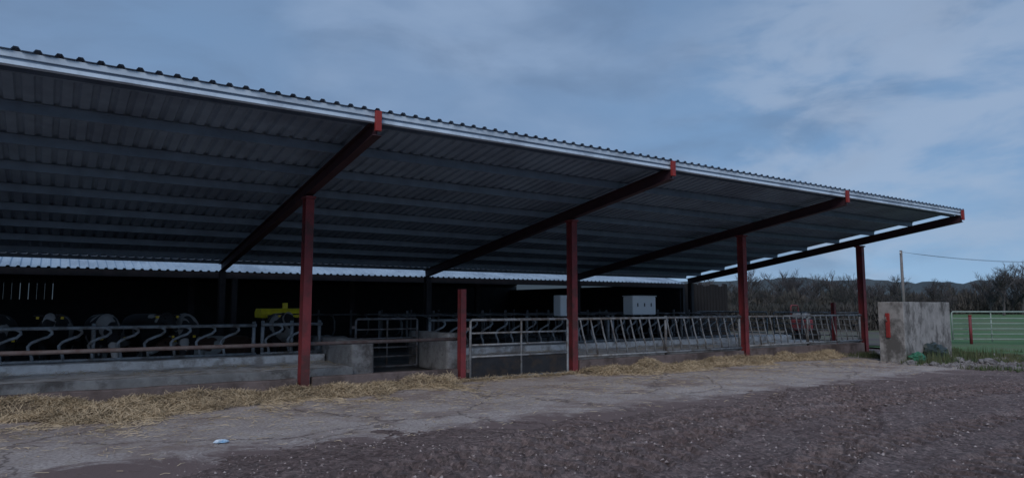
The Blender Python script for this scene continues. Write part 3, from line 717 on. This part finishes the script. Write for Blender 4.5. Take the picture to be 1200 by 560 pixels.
# ---------------------------------------------------------------- world, light, camera
W=bpy.data.worlds.new('World'); bpy.context.scene.world=W; W.use_nodes=True
nt=W.node_tree; N=nt.nodes; L=nt.links; bg=N['Background']
tc=N.new('ShaderNodeTexCoord'); sx=N.new('ShaderNodeSeparateXYZ'); L.new(tc.outputs['Generated'],sx.inputs[0])
gr=N.new('ShaderNodeValToRGB'); e=gr.color_ramp.elements
e[0].position=0; e[0].color=(.27,.44,.64,1); e[1].position=1; e[1].color=(.27,.37,.52,1)
for p_,c_ in((.07,(.20,.35,.55)),(.2,(.15,.265,.445)),(.42,(.13,.22,.37))):
    q=e.new(p_); q.color=(*c_,1)
L.new(sx.outputs['Z'],gr.inputs['Fac'])
mp=N.new('ShaderNodeMapping'); mp.inputs['Scale'].default_value=(1,1,2.6); L.new(tc.outputs['Generated'],mp.inputs[0])
def wn(s,d,dist_,r=.55):
    n_=N.new('ShaderNodeTexNoise'); n_.inputs['Scale'].default_value=s; n_.inputs['Detail'].default_value=d; n_.inputs['Distortion'].default_value=dist_; n_.inputs['Roughness'].default_value=r
    L.new(mp.outputs[0],n_.inputs['Vector']); return n_
def wr(src,a,b,mx):
    r=N.new('ShaderNodeValToRGB'); r.color_ramp.interpolation='EASE'; r.color_ramp.elements[0].position=a; r.color_ramp.elements[1].position=b; r.color_ramp.elements[1].color=(mx,mx,mx,1); L.new(src,r.inputs[0]); return r.outputs[0]
def wm(f,a,col):
    x=N.new('ShaderNodeMix'); x.data_type='RGBA'; L.new(f,x.inputs['Factor']); L.new(a,x.inputs[6]); x.inputs[7].default_value=(*col,1); return x.outputs[2]
c=gr.outputs[0]
c=wm(wr(wn(1.5,4,.2,.5).outputs['Fac'],.40,.66,.6),c,(.155,.23,.365))
c=wm(wr(wn(3.0,5,.3,.5).outputs['Fac'],.44,.72,.6),c,(.25,.34,.49))
c=wm(wr(wn(4.6,5,.3,.52).outputs['Fac'],.45,.70,.55),c,(.115,.18,.295))
dp=N.new('ShaderNodeVectorMath'); dp.operation='DOT_PRODUCT'; L.new(tc.outputs['Generated'],dp.inputs[0]); dp.inputs[1].default_value=(.87,.43,.235)
pr_=wr(dp.outputs['Value'],.94,1.0,.6)
mm=N.new('ShaderNodeMath'); mm.operation='MULTIPLY'; L.new(pr_,mm.inputs[0]); L.new(wr(wn(5.5,5,.3,.55).outputs['Fac'],.38,.6,1),mm.inputs[1])
c=wm(mm.outputs[0],c,(.31,.385,.51))
sky=N.new('ShaderNodeTexSky'); sky.sky_type='NISHITA'; sky.sun_disc=False; sky.sun_elevation=R(38); sky.sun_rotation=R(222)
sc=N.new('ShaderNodeVectorMath'); sc.operation='SCALE'; sc.inputs['Scale'].default_value=.05; L.new(sky.outputs[0],sc.inputs[0])
x=N.new('ShaderNodeMix'); x.data_type='RGBA'; x.inputs['Factor'].default_value=.08; L.new(c,x.inputs[6]); L.new(sc.outputs[0],x.inputs[7])
L.new(x.outputs[2],bg.inputs['Color']); bg.inputs['Strength'].default_value=1.25
sd=bpy.data.lights.new('sun','SUN'); sd.energy=1.5; sd.angle=R(30); sd.color=(1,.95,.94)
so=bpy.data.objects.new('sun',sd); C.objects.link(so); so.rotation_euler=(R(54),0,R(-42))
cd=bpy.data.cameras.new('camera'); cd.lens=24; cd.sensor_width=36; cd.clip_end=5000; cd.clip_start=.05
co=bpy.data.objects.new('camera',cd); C.objects.link(co); co.location=(0,0,EYE); co.rotation_euler=(R(90+5.57),0,R(-34.04))
S=bpy.context.scene; S.camera=co
S.view_settings.view_transform='Standard'; S.view_settings.look='None'; S.view_settings.exposure=0
